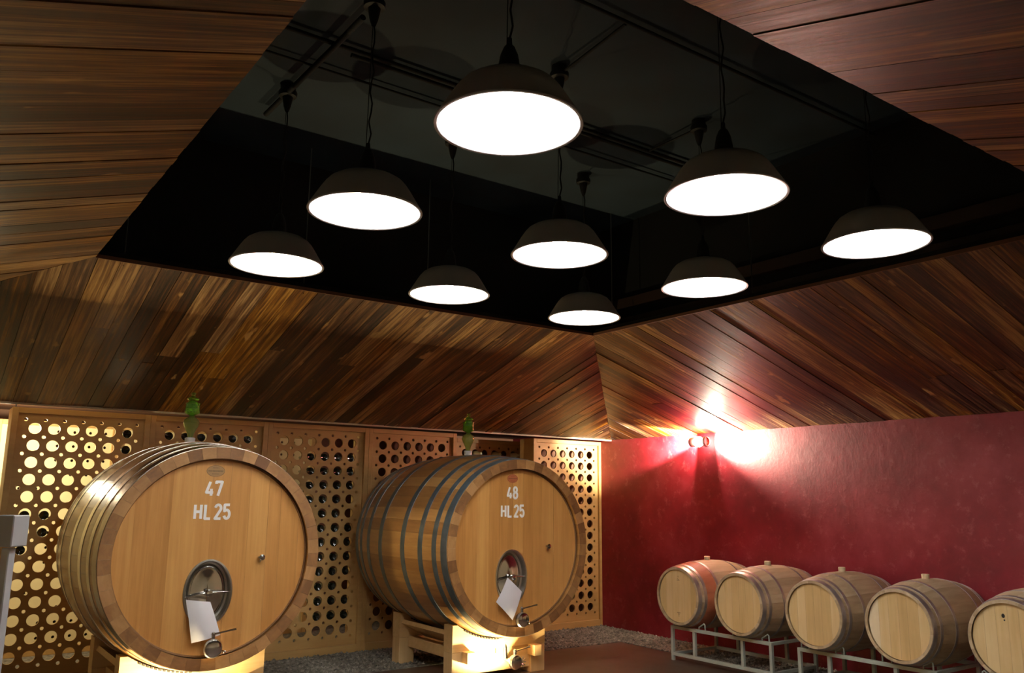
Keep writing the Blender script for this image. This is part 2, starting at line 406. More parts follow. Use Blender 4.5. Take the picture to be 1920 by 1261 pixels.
# ------------------------------------------------------------------ bottle racks
P, Q = .155, .1508
RB, RSM = .050, .0155
ROWS, COLS = 14, 6
ZTOPROW = .56
PW = 1.06                                                       # clear width of the panel
def perforated_panel(t=.02, big=True):
    mb = MB()
    x00 = -P * COLS / 2; z00 = ZTOPROW - Q * (ROWS - .5)        # lower left corner of the grid
    mx = PW / 2 + x00; ztop = .715; zbot = -1.60
    nb, ns = 20, 3
    verts = []; faces = []
    def ngon(pts):
        k = len(verts); verts.extend([(x, 0, z) for x, z in pts]); verts.extend([(x, t, z) for x, z in pts])
        n = len(pts); faces.append([k + i for i in range(n)]); faces.append([k + n + i for i in range(n)][::-1])
    def notch(cx, cz, a0):                                      # quarter arc around a corner hole
        return [(cx + RSM * math.cos(a0 + PI / 2 * i / ns), cz + RSM * math.sin(a0 + PI / 2 * i / ns)) for i in range(ns + 1)]
    for c in range(COLS):
        for r in range(ROWS):
            xl, xr = x00 + c * P, x00 + (c + 1) * P; zb, zt = z00 + r * Q, z00 + (r + 1) * Q
            cx, cz = (xl + xr) / 2, (zb + zt) / 2
            circ = lambda a: (cx + RB * math.cos(a), cz + RB * math.sin(a))
            if not big:
                ngon(list(reversed(notch(xl, zt, -PI / 2))) + list(reversed(notch(xl, zb, 0))) + list(reversed(notch(xr, zb, PI / 2))) + list(reversed(notch(xr, zt, PI))))
                continue
            # left half, counter-clockwise
            left = [(cx, zt)] + notch(xl, zt, -PI / 2)[::1] + notch(xl, zb, 0)[::1][::1]
            left = [(cx, zt)] + list(reversed(notch(xl, zt, -PI / 2)))
            left += list(reversed(notch(xl, zb, 0)))
            left += [(cx, zb)]
            left += [circ(-PI / 2 - PI * i / (nb // 2)) for i in range(nb // 2 + 1)]
            ngon(left)
            right = [(cx, zb)] + list(reversed(notch(xr, zb, PI / 2))) + list(reversed(notch(xr, zt, PI))) + [(cx, zt)]
            right += [circ(PI / 2 - PI * i / (nb // 2)) for i in range(nb // 2 + 1)]
            ngon(right)
            k = len(verts)
            for i in range(nb):
                x, z = circ(2 * PI * i / nb); verts.append((x, 0, z)); verts.append((x, t, z))
            for i in range(nb):
                j = (i + 1) % nb; faces.append([k + 2 * i, k + 2 * j, k + 2 * j + 1, k + 2 * i + 1])
    for c in range(COLS + 1):
        for r in range(ROWS + 1):
            cx, cz = x00 + c * P, z00 + r * Q; n = ns * 4; k = len(verts)
            for i in range(n):
                a = 2 * PI * i / n; x, z = cx + RSM * math.cos(a), cz + RSM * math.sin(a); verts.append((x, 0, z)); verts.append((x, t, z))
            for i in range(n):
                j = (i + 1) % n; faces.append([k + 2 * i, k + 2 * j, k + 2 * j + 1, k + 2 * i + 1])
    zt_, zb_ = z00 + ROWS * Q, z00; xr_ = -x00; X_ = PW / 2
    for c in range(COLS):
        xl, xr = x00 + c * P, x00 + (c + 1) * P
        ngon([(xl, ztop)] + list(reversed(notch(xl, zt_, 0))) + list(reversed(notch(xr, zt_, PI / 2))) + [(xr, ztop)])
        ngon([(xr, zbot)] + list(reversed(notch(xr, zb_, PI))) + list(reversed(notch(xl, zb_, -PI / 2))) + [(xl, zbot)])
    for r in range(ROWS):
        zb, zt = z00 + r * Q, z00 + (r + 1) * Q
        ngon([(-X_, zb)] + list(reversed(notch(x00, zb, PI / 2))) + list(reversed(notch(x00, zt, PI))) + [(-X_, zt)])
        ngon([(X_, zt)] + list(reversed(notch(xr_, zt, -PI / 2))) + list(reversed(notch(xr_, zb, 0))) + [(X_, zb)])
    for sx in (-1, 1):
        for (zc, ze) in ((zt_, ztop), (zb_, zbot)):
            cx = sx * -x00
            if sx == 1 and ze > zc: arc = notch(cx, zc, 0)
            elif sx == -1 and ze > zc: arc = notch(cx, zc, PI / 2)
            elif sx == -1: arc = notch(cx, zc, PI)
            else: arc = notch(cx, zc, -PI / 2)
            p0, p1 = arc[0], arc[-1]
            if abs(p0[1] - zc) < 1e-6: ngon(arc + [(p1[0], ze), (sx * X_, ze), (sx * X_, p0[1])])
            else: ngon(arc + [(sx * X_, p1[1]), (sx * X_, ze), (p0[0], ze)])
    me = bpy.data.meshes.new('perforated_panel'); me.from_pydata(verts, [], faces); me.update(); me.materials.append(M['beech'])
    return me
panel_me = perforated_panel()
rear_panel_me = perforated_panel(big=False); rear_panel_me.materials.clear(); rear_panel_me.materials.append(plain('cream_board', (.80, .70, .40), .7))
MODW = 1.159
frame_mb = {}
stile_me = MB().bbox(0, .05, 0, .30, FZ + .006, .74, .003).mesh('stile', M['beech'])
rail_top_me = MB().bbox(-PW / 2, PW / 2, 0, .05, .69, .74, .003).mesh('rail', M['beech'])
rail_bot_me = MB().bbox(-PW / 2, PW / 2, 0, .06, FZ + .006, -1.565, .003).mesh('rail', M['beech'])
board_me = MB().box(-PW / 2, PW / 2, .15, .165, FZ + .05, .70).mesh('back_board', M['beech_dark'])
board_part_me = MB().box(-PW / 2 + .225, PW / 2, .10, .115, FZ + .05, .70).mesh('back_board', M['beech_dark'])
def rack(cx, y, label, group=None, board=False, rear=False):
    t = thing('bottle_rack', label, 'bottle rack', (cx, y, 0), group)
    inst('stile', stile_me, t, (-MODW / 2, 0, 0)); inst('stile', stile_me, t, (MODW / 2 - .05, 0, 0))
    inst('rail', rail_top_me, t); inst('rail', rail_bot_me, t)
    inst('perforated_panel', rear_panel_me if rear else panel_me, t, (0, .032, 0))
    if board: inst('back_board', board_part_me if board == 2 else board_me, t)
    return t
xs = [.704 + MODW * (i + .5) for i in range(6)]
labels = {0: 'tall perforated beech rack at the far left behind cask 47, holes glowing yellow', 1: 'perforated beech rack hidden behind cask 47, its top row under the left green glass airlock',
          2: 'perforated beech rack with dark bottle holes between cask 47 and cask 48', 3: 'perforated beech rack behind the left side of cask 48, some holes white',
          5: 'brightly lit perforated rack in the corner beside the red wall'}
for i in (0, 1, 2, 3, 5): rack(xs[i], RY, labels[i], board={3: 2, 5: 1}.get(i, 0))
rack(6.30, RY + .68, 'shaded rack set back in the dark gap behind the top of cask 48', board=True)
for i, x in enumerate([xs[0] - MODW, xs[0], xs[0] + MODW, xs[0] + 2 * MODW]):
    rack(x, 10.1, ['rack in the second row behind, seen in the slit at the far left edge', 'rack in the second row, glowing through the holes of the far left rack', 'rack in the second row, behind the one hidden by cask 47', 'rack in the second row, behind the one between the two casks'][i], 'racks in the row behind', rear=True)

# bottles lying in the holes
def bottle_proto():
    prof = [(1e-4, .012), (.020, .008), (.033, .001), (.038, 0), (.0395, .004), (.0395, .19), (.030, .225), (.016, .25), (.0145, .31), (1e-4, .311)]
    return MB().lathe(prof, 20, axis='y').mesh('wine_bottle', M['bottle'], 35)
bot_me = bottle_proto()
ORD = ['first', 'second', 'third', 'fourth', 'fifth', 'sixth', 'seventh', 'eighth', 'ninth', 'tenth', 'eleventh', 'twelfth', 'thirteenth', 'fourteenth']
def bottle(i, c, r, lab, grp, dy=.03):
    x = xs[i] - P * COLS / 2 + (c + .5) * P; z = ZTOPROW - r * Q
    lab = lab + ', ' + ORD[r] + ' row, ' + ORD[c] + ' column'
    o = inst('wine_bottle', bot_me, None, (x, RY + dy, z - RB + .0395)); tag(o, lab, 'bottle', grp)
for r, c in [(0, 5), (1, 5)]:
    bottle(0, c, r, 'dark bottle base in the far left rack', 'bottles in the far left rack', .045)
for r, c in [(5, 0), (5, 1), (6, 0), (6, 1), (7, 0)]:
    bottle(0, c, r, 'dark bottle in the far left rack', 'bottles in the middle of the far left rack', .07)
rb = random.Random(5)
for r in range(1, 13):
    for c in range(2, 6):
        if (c == 5 and r in (4, 5, 10)) or (c == 2 and rb.random() < .35): continue
        bottle(2, c, r, 'dark bottle base in the rack between the casks', 'bottles in the rack between the casks', .035 + rb.random() * .02)
for c in range(6):
    bottle(1, c, 0, 'dark bottle in the rack behind the left airlock', 'bottles in the top row behind cask 47', .06)
cap_me = MB().lathe([(1e-4, 0), (.013, .001), (.016, .012), (.017, .05), (.028, .085), (.038, .11), (.038, .24), (1e-4, .24)], 16, axis='y').mesh('bottle', M['capsule'], 40)
for k, px in enumerate((1, 3, 5)):
    x = 6.30 - P * COLS / 2 + (px + .5) * P
    tag(inst('capped_bottle', cap_me, None, (x, RY + .56, .549), (0, 0, 0)),
        ['pale tip of a bottle in the dark gap, leftmost of three above cask 48', 'pale tip of a bottle in the dark gap, middle of three above cask 48', 'pale tip of a bottle in the dark gap, rightmost of three above cask 48'][k], 'bottle', 'pale bottle tips above cask 48')

# ------------------------------------------------------------------ stroke lettering
def arc(cx, cy, rx, ry, a0, a1, n=10):
    return [(cx + rx * math.cos(math.radians(a0 + (a1 - a0) * i / n)), cy + ry * math.sin(math.radians(a0 + (a1 - a0) * i / n))) for i in range(n + 1)]
GL = {
    '4': (.60, [[(.30, .93), (.08, .27), (.50, .27)], [(.38, .50), (.38, .07)]]),
    '7': (.54, [[(.07, .80), (.07, .93), (.43, .93), (.20, .07)]]),
    '8': (.56, [arc(.26, .73, .16, .20, 90, 450, 20), arc(.26, .30, .19, .23, 90, 450, 20)]),
    'H': (.65, [[(.08, .07), (.08, .93)], [(.46, .07), (.46, .93)], [(.08, .50), (.46, .50)]]),
    'L': (.54, [[(.08, .93), (.08, .07), (.42, .07)]]),
    ' ': (.10, []),
    '2': (.58, [arc(.26, .72, .18, .21, 170, -30, 12) + [(.08, .07), (.45, .07)]]),
    '5': (.56, [[(.43, .93), (.10, .93), (.09, .54)] + arc(.25, .34, .18, .27, 125, -160, 14)]),
}
def text_parts(parent, s, cx, z0, h, wscale, y=0, t=.0012, sw=.172):
    tot = sum(GL[c][0] for c in s) * wscale * h; x = cx - tot / 2; r = sw * h / 2
    for c in s:
        adv, strokes = GL[c]; mb = MB()
        for st in strokes:
            pts = [(x + p[0] * h * wscale, z0 + p[1] * h) for p in st]
            for (ax, az), (bx, bz) in zip(pts[:-1], pts[1:]):
                d = math.hypot(bx - ax, bz - az)
                if d < 1e-6: continue
                ux, uz = (bx - ax) / d, (bz - az) / d; nx, nz = -uz * r, ux * r
                vs = [(ax + nx, y, az + nz), (bx + nx, y, bz + nz), (bx - nx, y, bz - nz), (ax - nx, y, az - nz)]
                y_ = y - t - .00012 * len(mb.f) / 5; vs += [(a, y_, c_) for a, _, c_ in vs]
                mb.add(vs, [(4, 5, 6, 7), (0, 4, 5, 1), (1, 5, 6, 2), (2, 6, 7, 3), (3, 7, 4, 0)])
            for (ax, az) in pts[1:-1]:
                n = 10; vs = [(ax + r * math.cos(2 * PI * i / n), y - t * .9, az + r * math.sin(2 * PI * i / n)) for i in range(n)]
                mb.add(vs, [list(range(n))])
        x += adv * h * wscale
        if strokes:
            o = mb.build('digit' if c.isdigit() else 'letter', M['letter'], parent); o['label'] = 'white painted %s' % c

# ------------------------------------------------------------------ the two big casks
TY, TL, TZ = 6.433, 1.86, -.454
R_END, R_IN, R_MID = .80, .715, .872
def prof_r(u): return R_END + (R_MID - R_END) * (1 - (2 * u - 1) ** 2)     # u in 0..1 along the length
def stave_mesh(n, L, rend, rmid, thick, mat, name='stave', end=None):
    half = PI / n - .0006; mb = MB(); K = 14; sub = 2
    vs = []; fs = []; row = 2 * (sub + 1)
    for k in range(K + 1):
        u = k / K; r = rend + (rmid - rend) * (1 - (2 * u - 1) ** 2)
        for j in range(sub + 1):
            a = -half + 2 * half * j / sub; vs.append((r * math.sin(a), u * L, r * math.cos(a)))
        for j in range(sub, -1, -1):
            a = -half + 2 * half * j / sub; vs.append(((r - thick) * math.sin(a), u * L, (r - thick) * math.cos(a)))
    for k in range(K):
        for j in range(row):
            a, b = k * row + j, k * row + (j + 1) % row; fs.append((a, b, b + row, a + row))
    fs.append(list(range(row))); fs.append([K * row + j for j in range(row)][::-1])
    me = mb.add(vs, fs).mesh(name, mat, 30)
    if end:
        me.materials.append(end)
        for p in me.polygons:
            if abs(p.normal.y) > .9: p.material_index = 1
    return me
def hoop_mesh(L, rend, rmid, y0, y1, mat, th=.003, n=96):
    def rr(y): u = y / L; return rend + (rmid - rend) * (1 - (2 * u - 1) ** 2) + .0005
    prof = [(rr(y0), y0), (rr(y0) + th, y0 + .0005), (rr((y0 + y1) / 2) + th, (y0 + y1) / 2), (rr(y1) + th, y1 - .0005), (rr(y1), y1)]
    return MB().lathe(prof, n, axis='y').mesh('hoop', mat, 40)
def head_board(a, b, R, y0, t, mat, ell=None, name='head_board'):
    """one vertical board of a round head, with the oval of the door cut out"""
    xs_ = set([a, b]); n = max(3, int((b - a) / .012))
    for i in range(n + 1): xs_.add(a + (b - a) * i / n)
    if ell:
        ex, ez, hw, hh = ell
        for e_ in (ex - hw, ex + hw):
            if a < e_ < b: xs_.add(e_)
    xs_ = sorted(xs_); mb = MB()
    def top(x): return math.sqrt(max(R * R - x * x, 1e-8))
    def seg(x): 
        if ell and abs(x - ex) <= hw + 1e-9: return hh * math.sqrt(max(0, 1 - ((x - ex) / hw) ** 2))
        return None
    for x_a, x_b in zip(xs_[:-1], xs_[1:]):
        sa, sb = seg(x_a), seg(x_b); mid = seg((x_a + x_b) / 2)
        if mid is None: iv = [((-top(x_a), top(x_a)), (-top(x_b), top(x_b)))]
        else:
            sa = sa or 0; sb = sb or 0
            iv = [((ez + sa, top(x_a)), (ez + sb, top(x_b))), ((-top(x_a), ez - sa), (-top(x_b), ez - sb))]
        for (l0, h0), (l1, h1) in iv:
            vs = [(x_a, y0, l0), (x_b, y0, l1), (x_b, y0, h1), (x_a, y0, h0), (x_a, y0 + t, l0), (x_b, y0 + t, l1), (x_b, y0 + t, h1), (x_a, y0 + t, h0)]
            mb.add(vs, [(0, 1, 2, 3), (0, 4, 5, 1), (3, 2, 6, 7)])
    return mb.mesh(name, mat)
M['end_grain'] = wood('oak_end_grain', [(.25, (.15, .062, .018)), (.5, (.27, .125, .038)), (.75, (.40, .21, .075))], axis=0, rough=.5, tone=.5, coat=.1, bump=.05, streak=(14, 26))
STAVE = stave_mesh(46, TL, R_END, R_MID, R_END - R_IN, M['oak_stave'], end=M['end_grain'])
HEADY = .052

def valve(parent, x, y, z, s=1.0, handle_dir=(.155, .03), name='tap'):
    """stainless butterfly valve with a bar handle"""
    t = MB()
    t.lathe([(1e-4, -.035), (.045, -.034), (.060, -.028), (.062, -.018), (.052, -.012), (.050, .0), (.062, .006), (.062, .018), (.045, .022), (.034, .04), (.034, .075)], 28, axis='y')
    o = t.build(name, M['steel'], parent, 40, (x, y, z))
    h = MB(); h.tube([(0, 0, .05), (0, 0, .095)], .014, 12); h.sphere((0, 0, .098), .017, 12, 8)
    h.tube([(-.012, -.004, .096), (handle_dir[0] * .55, -.02, .096 + handle_dir[1] * .6), (handle_dir[0], -.025, .096 + handle_dir[1])], [.008, .006, .008], 8)
    h.build('handle', M['steel'], o, 40)
    k = MB(); k.tube([(.05, 0, -.02), (.085, 0, -.03)], .009, 8); k.sphere((.09, 0, -.032), .013, 10, 6)
    k.build('clamp_nut', M['steel'], o, 40)
    c = MB(); c.lathe([(.0605, -.03), (.068, -.012), (.0605, .01)], 28, axis='y'); c.build('clamp_ring', M['steel_dull'], o, 40)
    return o

def cask(cx, number, ell, hoop_mat, label, emblem_col, tap_xz, valve_xz, dx):
    t = thing('oak_cask', label, 'wine cask', (cx, TY, TZ), 'large oak casks')
    for i in range(46): inst('stave', STAVE, t, (0, 0, 0), (0, 2 * PI * i / 46, 0))
    for (a, b) in ((.012, .095), (.160, .222), (.368, .436), (.665, .738), (TL - .738, TL - .665), (TL - .436, TL - .368), (TL - .222, TL - .160), (TL - .095, TL - .012)):
        inst('hoop', hoop_mesh(TL, R_END, R_MID, a, b, hoop_mat), t)
    rb = random.Random(number); e = [-R_IN + .0005]
    while e[-1] < R_IN - .16: e.append(e[-1] + rb.choice([.10, .118, .135, .15]))
    e.append(R_IN - .0005)
    for a, b in zip(e[:-1], e[1:]): inst('head_board', head_board(a + .0004, b - .0004, R_IN - .001, HEADY + rb.uniform(0, .0008), .03, M['oak'], ell), t)
    inst('rear_head', MB().lathe([(1e-4, TL - .06), (R_IN, TL - .06)], 48, axis='y').mesh('rear_head', M['oak']), t)
    # bevelled croze line round the head, its shade put into a dark colour
    MB().lathe([(R_IN - .0005, HEADY - .006), (R_IN - .012, HEADY - .001), (R_IN - .0135, HEADY + .002)], 96, axis='y').build('croze_shade_ring', M['shadow_line'], t, 40)
    # oval door
    ex, ez, hw, hh = ell; n = 48
    def oval(k, y): return [(ex + (hw + k) * math.cos(2 * PI * i / n), y, ez + (hh + k) * math.sin(2 * PI * i / n)) for i in range(n)]
    def rings(rs):
        mb = MB(); vs = []; fs = []
        for k, y in rs: vs += oval(k, y)
        for r in range(len(rs) - 1):
            for i in range(n): j = (i + 1) % n; fs.append((r * n + i, r * n + j, (r + 1) * n + j, (r + 1) * n + i))
        return mb.add(vs, fs)
    fr = rings([(.006, HEADY - .001), (.006, HEADY - .008), (-.006, HEADY - .010), (-.012, HEADY), (-.014, HEADY + .05), (-.028, HEADY + .055), (-.034, HEADY + .048), (-.040, HEADY + .055)]).build('door_frame', M['steel_dull'], t, 35)
    dr = rings([(-.038, HEADY + .05), (-.044, HEADY + .036), (-.052, HEADY + .034), (-.056, HEADY + .040), (-.075, HEADY + .038), (-.11, HEADY + .030), (-.15 if hw > .16 else -.14, HEADY + .026), (-hw + .002, HEADY + .024)])
    dr.build('door', M['steel'], t, 50)
    br = MB(); br.tube([(ex - hw + .01, HEADY + .010, ez - .03), (ex - .05, HEADY - .010, ez - .008), (ex, HEADY - .016, ez), (ex + .06, HEADY - .010, ez), (ex + hw - .012, HEADY + .012, ez - .004)], [.006, .009, .011, .009, .006], 10)
    br.build('door_bar', M['steel'], t, 40)
    MB().lathe([(1e-4, HEADY - .058), (.02, HEADY - .056), (.026, HEADY - .045), (.026, HEADY - .02), (.018, HEADY + .02)], 20, axis='y', org=(ex, 0, ez - .002)).build('door_knob', M['steel'], t, 40)
    # lettering
    text_parts(t, str(number), dx, .430, .120, 1.0 if number == 47 else .95, HEADY - .0005)
    text_parts(t, 'HL 25', dx + (.0 if number == 47 else .008), .262, .118, .97, HEADY - .0005)
    # branded oval
    n = 36; mb = MB(); ew, eh = (.068, .042) if number == 47 else (.060, .040)
    o_ = [(dx + ew * math.cos(2 * PI * i / n), HEADY - .0012, .622 + eh * math.sin(2 * PI * i / n)) for i in range(n)]
    mb.add(o_ + [(a, HEADY + .001, c) for a, _, c in o_], [list(range(n))] + [(i, (i + 1) % n, n + (i + 1) % n, n + i) for i in range(n)])
    em = mb.build('emblem', plain('emblem_%d' % number, emblem_col, .6), t); em['label'] = 'small oval emblem branded above the number'
    ring = MB()
    for k in range(n):
        a0, a1 = 2 * PI * k / n, 2 * PI * (k + 1) / n
        q = [(dx + (ew - i_) * math.cos(a), HEADY - .0018, .622 + (eh - i_) * math.sin(a)) for a in (a0, a1) for i_ in (.0, .003)]
        ring.add(q, [(0, 1, 3, 2)])
    dark = tuple(c * .45 for c in emblem_col)
    for (zz, hw_, hh_) in ((.622, ew * .82, .0052), (.645, ew * .36, .0028), (.600, ew * .40, .0028)):
        m_ = 11 if hh_ > .004 else 6                            # illegible tiny print: a broken line
        for k in range(m_):
            x_a = dx - hw_ + 2 * hw_ * (k + .12) / m_; x_b = dx - hw_ + 2 * hw_ * (k + .85) / m_
            ring.add([(x_a, HEADY - .0018, zz - hh_), (x_b, HEADY - .0018, zz - hh_), (x_b, HEADY - .0018, zz + hh_), (x_a, HEADY - .0018, zz + hh_)], [(0, 1, 2, 3)])
    ring.build('print', plain('emblem_print_%d' % number, dark, .6), em)
    # small sampling tap
    tx, tz = tap_xz
    s = MB(); s.lathe([(.012, HEADY), (.012, HEADY - .03), (.020, HEADY - .032), (.022, HEADY - .045), (1e-4, HEADY - .052)], 16, axis='y', org=(tx, 0, tz)); s.tube([(tx - .004, HEADY - .02, tz), (tx - .006, HEADY - .022, tz - .035)], .006, 8)
    s.tube([(tx - .028, HEADY - .03, tz), (tx + .018, HEADY - .03, tz + .006)], .006, 8)
    s.build('sampling_tap', M['steel'], t, 40)
    valve(t, valve_xz[0], HEADY - .075, valve_xz[1], name='drain_valve')
    return t
# door ovals relative to the cask centre: (x, z, half width, half height)
c47 = cask(1.936, 47, (-.025, -.262, .172, .232), M['hoop_bright'], 'large oak wine cask marked 47 with bright steel hoops, left of the two', (.34, .19, .075), (.352, -.02), (.016, -.645), -.033)
c48 = cask(4.735, 48, (-.070, -.275, .172, .242), M['hoop_dark_reflect'], 'large oak wine cask marked 48 with darkly reflecting steel hoops, right of the two', (.38, .10, .035), (.342, -.008), (.000, -.650), -.066)

# papers hanging on the cask doors
def paper(pts, cx, label, curve, line):
    y = TY + HEADY - .03; mb = MB(); n = 8; vs = []
    (a, b, c, d) = [Vector((p[0], 0, p[1])) for p in pts]       # top left, top right, bottom right, bottom left
    for i in range(n + 1):
        v_ = i / n
        for j in range(n + 1):
            u = j / n; p = (a * (1 - u) + b * u) * (1 - v_) + (d * (1 - u) + c * u) * v_
            vs.append((cx + p.x, y - curve * math.sin(PI * u) - .012 * math.sin(v_ * PI * .9) - .02 * v_, TZ + p.z))
    k = len(vs); vs += [(x, yy + .0012, z) for x, yy, z in vs]
    fs = []
    for i in range(n):
        for j in range(n):
            q = i * (n + 1) + j; fs += [(q, q + 1, q + n + 2, q + n + 1), (k + q, k + q + n + 1, k + q + n + 2, k + q + 1)]
    o = mb.add(vs, fs).build('paper_sheet', M['paper'], None, 60); tag(o, label, 'paper', 'papers on the cask doors')
    return o
paper([(-.185, -.30), (-.010, -.325), (.072, -.560), (-.130, -.600)], 1.936, 'white paper in a clear sleeve hanging from the oval door of cask 47', .022, 0)
paper([(-.135, -.275), (.030, -.410), (-.090, -.650), (-.275, -.480)], 4.735, 'white paper hanging askew from the oval door of cask 48', .008, 0)

# green glass airlocks on the casks
def airlock(cx, label):
    t = thing('glass_airlock', label, 'glass airlock', (cx - .012, 7.36, TZ + R_MID), 'green glass airlocks')
    MB().lathe([(.030, -.01), (.040, .0), (.042, .042), (.034, .046), (1e-4, .046)], 24).build('stopper', M['silicone'], t, 40)
    lo = [(.018, .046), (.022, .055), (.030, .085), (.052, .13), (.064, .158), (.066, .175), (.058, .198), (.036, .214), (.022, .222), (.019, .230)]
    MB().lathe(lo + [(r - .004, h) for r, h in reversed(lo)], 32).build('lower_bulb', M['pale_glass'], t, 60)
    up = [(.019, .230), (.030, .238), (.056, .250), (.062, .262), (.058, .285), (.056, .33), (.060, .335), (.060, .338), (.050, .338), (.052, .30), (.050, .262), (.026, .246), (.015, .24)]
    MB().lathe(up, 32).build('upper_cup', M['green_glass'], t, 60)
    c = MB().lathe([(.040, .30), (.041, .345), (.034, .352), (.024, .356), (.046, .366), (.050, .374), (.040, .384), (.022, .392), (.014, .402), (.016, .410), (.020, .418), (.018, .428), (1e-4, .432)], 28)
    c.build('cap', M['green_glass'], t, 60)
    return t
airlock(1.936, 'green glass airlock standing on the left cask')
airlock(4.735, 'green glass airlock standing on the right cask')

# cradles
def cradle(cx, label):
    t = thing('cask_cradle', label, 'cradle', (cx, TY, FZ), 'wooden cask cradles')
    H = 1.196                                                   # axis height of the cask above the floor
    def saddle(y0, th, rr):
        hw = .53; ztop = .49
        n = 20; vs = []
        pts = []
        for i in range(n + 1):
            x = -hw + 2 * hw * i / n; z = min(ztop, H - math.sqrt(rr * rr - x * x)); pts.append((x, z))
        for x, z in pts: vs += [(x, y0, z), (x, y0 + th, z), (x, y0, .255), (x, y0 + th, .255)]
        mb = MB(); fs = []
        for i in range(n): a = 4 * i; b = a + 4; fs += [(a, b, b + 1, a + 1), (a, a + 2, b + 2, b), (a + 1, b + 1, b + 3, a + 3), (a + 2, a + 3, b + 3, b + 2)]
        fs += [(0, 1, 3, 2), (4 * n, 4 * n + 2, 4 * n + 3, 4 * n + 1)]
        mb.add(vs, fs).build('saddle_board', M['pine'], t)
        for s in (-1, 1):
            MB().bbox(min(s * .53, s * .36), max(s * .53, s * .36), y0 + .002, y0 + th - .002, 0, .253, .003).build('leg', M['pine_up'], t)
        # rubber studs between hoop and board
        for i in range(-13, 14):
            a = i * .037; xx = (rr + .002) * math.sin(a); zz = H - (rr + .002) * math.cos(a)
            if i < 0: MB().box(-.010, .010, -.012, .010, -.008, .006, Matrix.Rotation(-a, 3, 'Y'), (xx, y0 + .004, zz)).build('stud', M['rubber'], t)
    u1, u2 = (6.75 - TY) / TL, (7.75 - TY) / TL
    saddle(6.75 - TY, .15, prof_r(u1) + .012); saddle(7.75 - TY, .15, prof_r(u2 + .08) + .010)
    MB().bbox(-.36, .36, 6.77 - TY, 6.88 - TY, .05, .252, .003).build('cross_board', M['pine'], t)
    MB().bbox(-.05, .035, 6.745 - TY, 6.75 - TY, .20, .34, .001).build('wedge', M['pine_up'], t)
    for s in (-1, 1):
        MB().bbox(s * .38 - .045, s * .38 + .045, 6.66 - TY, 8.02 - TY, .16, .26, .004).build('beam', M['pine'], t)
        # inclined brace inside the cradle
        rot = Matrix.Rotation(-s * math.radians(28), 3, 'Y')
        MB().box(-.16, .16, 0, .85, -.02, .02, rot, (s * .36, 6.90 - TY, .335)).build('brace', M['pine'], t)
    return t
cradle(1.936, 'pale wooden cradle under cask 47, cut by the lower edge of the photo')
cradle(4.735, 'pale wooden cradle of posts and beams under cask 48')
# second drain valve low in front of the right cradle
vt = thing('bottom_valve', 'dark round drain valve low in front of the cradle of cask 48', 'valve', (4.80, 6.60, -1.505))
vv = valve(vt, 0, 0, 0, name='valve_body')
MB().tube([(0, .07, 0), (0, .16, 0), (0, .18, .2)], .025, 12).build('pipe', M['steel_dull'], vt, 40)
for i in range(5):
    a = -1.2 + i * .6
    MB().tube([(.075, .0, -.01), (.075 + .05 * math.cos(a), 0, -.01 + .05 * math.sin(a))], .005, 6).build('wing_nut', M['steel_dull'], vt)

# floor spotlights under the casks
def uplight(x, y, label):
    t = thing('floor_spotlight', label, 'spotlight', (x, y, FZ), 'floor spotlights under the casks')
    MB().lathe([(1e-4, 0), (.05, 0), (.055, .03), (.05, .06), (.045, .062), (.044, .045), (1e-4, .045)], 24).build('housing', M['black_metal'], t, 40)
    MB().lathe([(1e-4, .050), (.042, .050)], 20).build('lens', M['lens'], t)
    ld = bpy.data.lights.new('floor_spot', 'SPOT'); ld.energy = UPLIGHT_W; ld.color = (1, .78, .40); ld.spot_size = math.radians(150); ld.spot_blend = .5; ld.shadow_soft_size = .03
    lo = bpy.data.objects.new('spot_lamp', ld); lo.location = (0, 0, .07)
    lo.rotation_euler = (math.radians(180 - 28), 0, 0); link(lo, t)
uplight(1.72, 6.44, 'small warm floor spotlight shining up under the left cask')
uplight(4.60, 6.44, 'small warm floor spotlight shining up under the right cask')

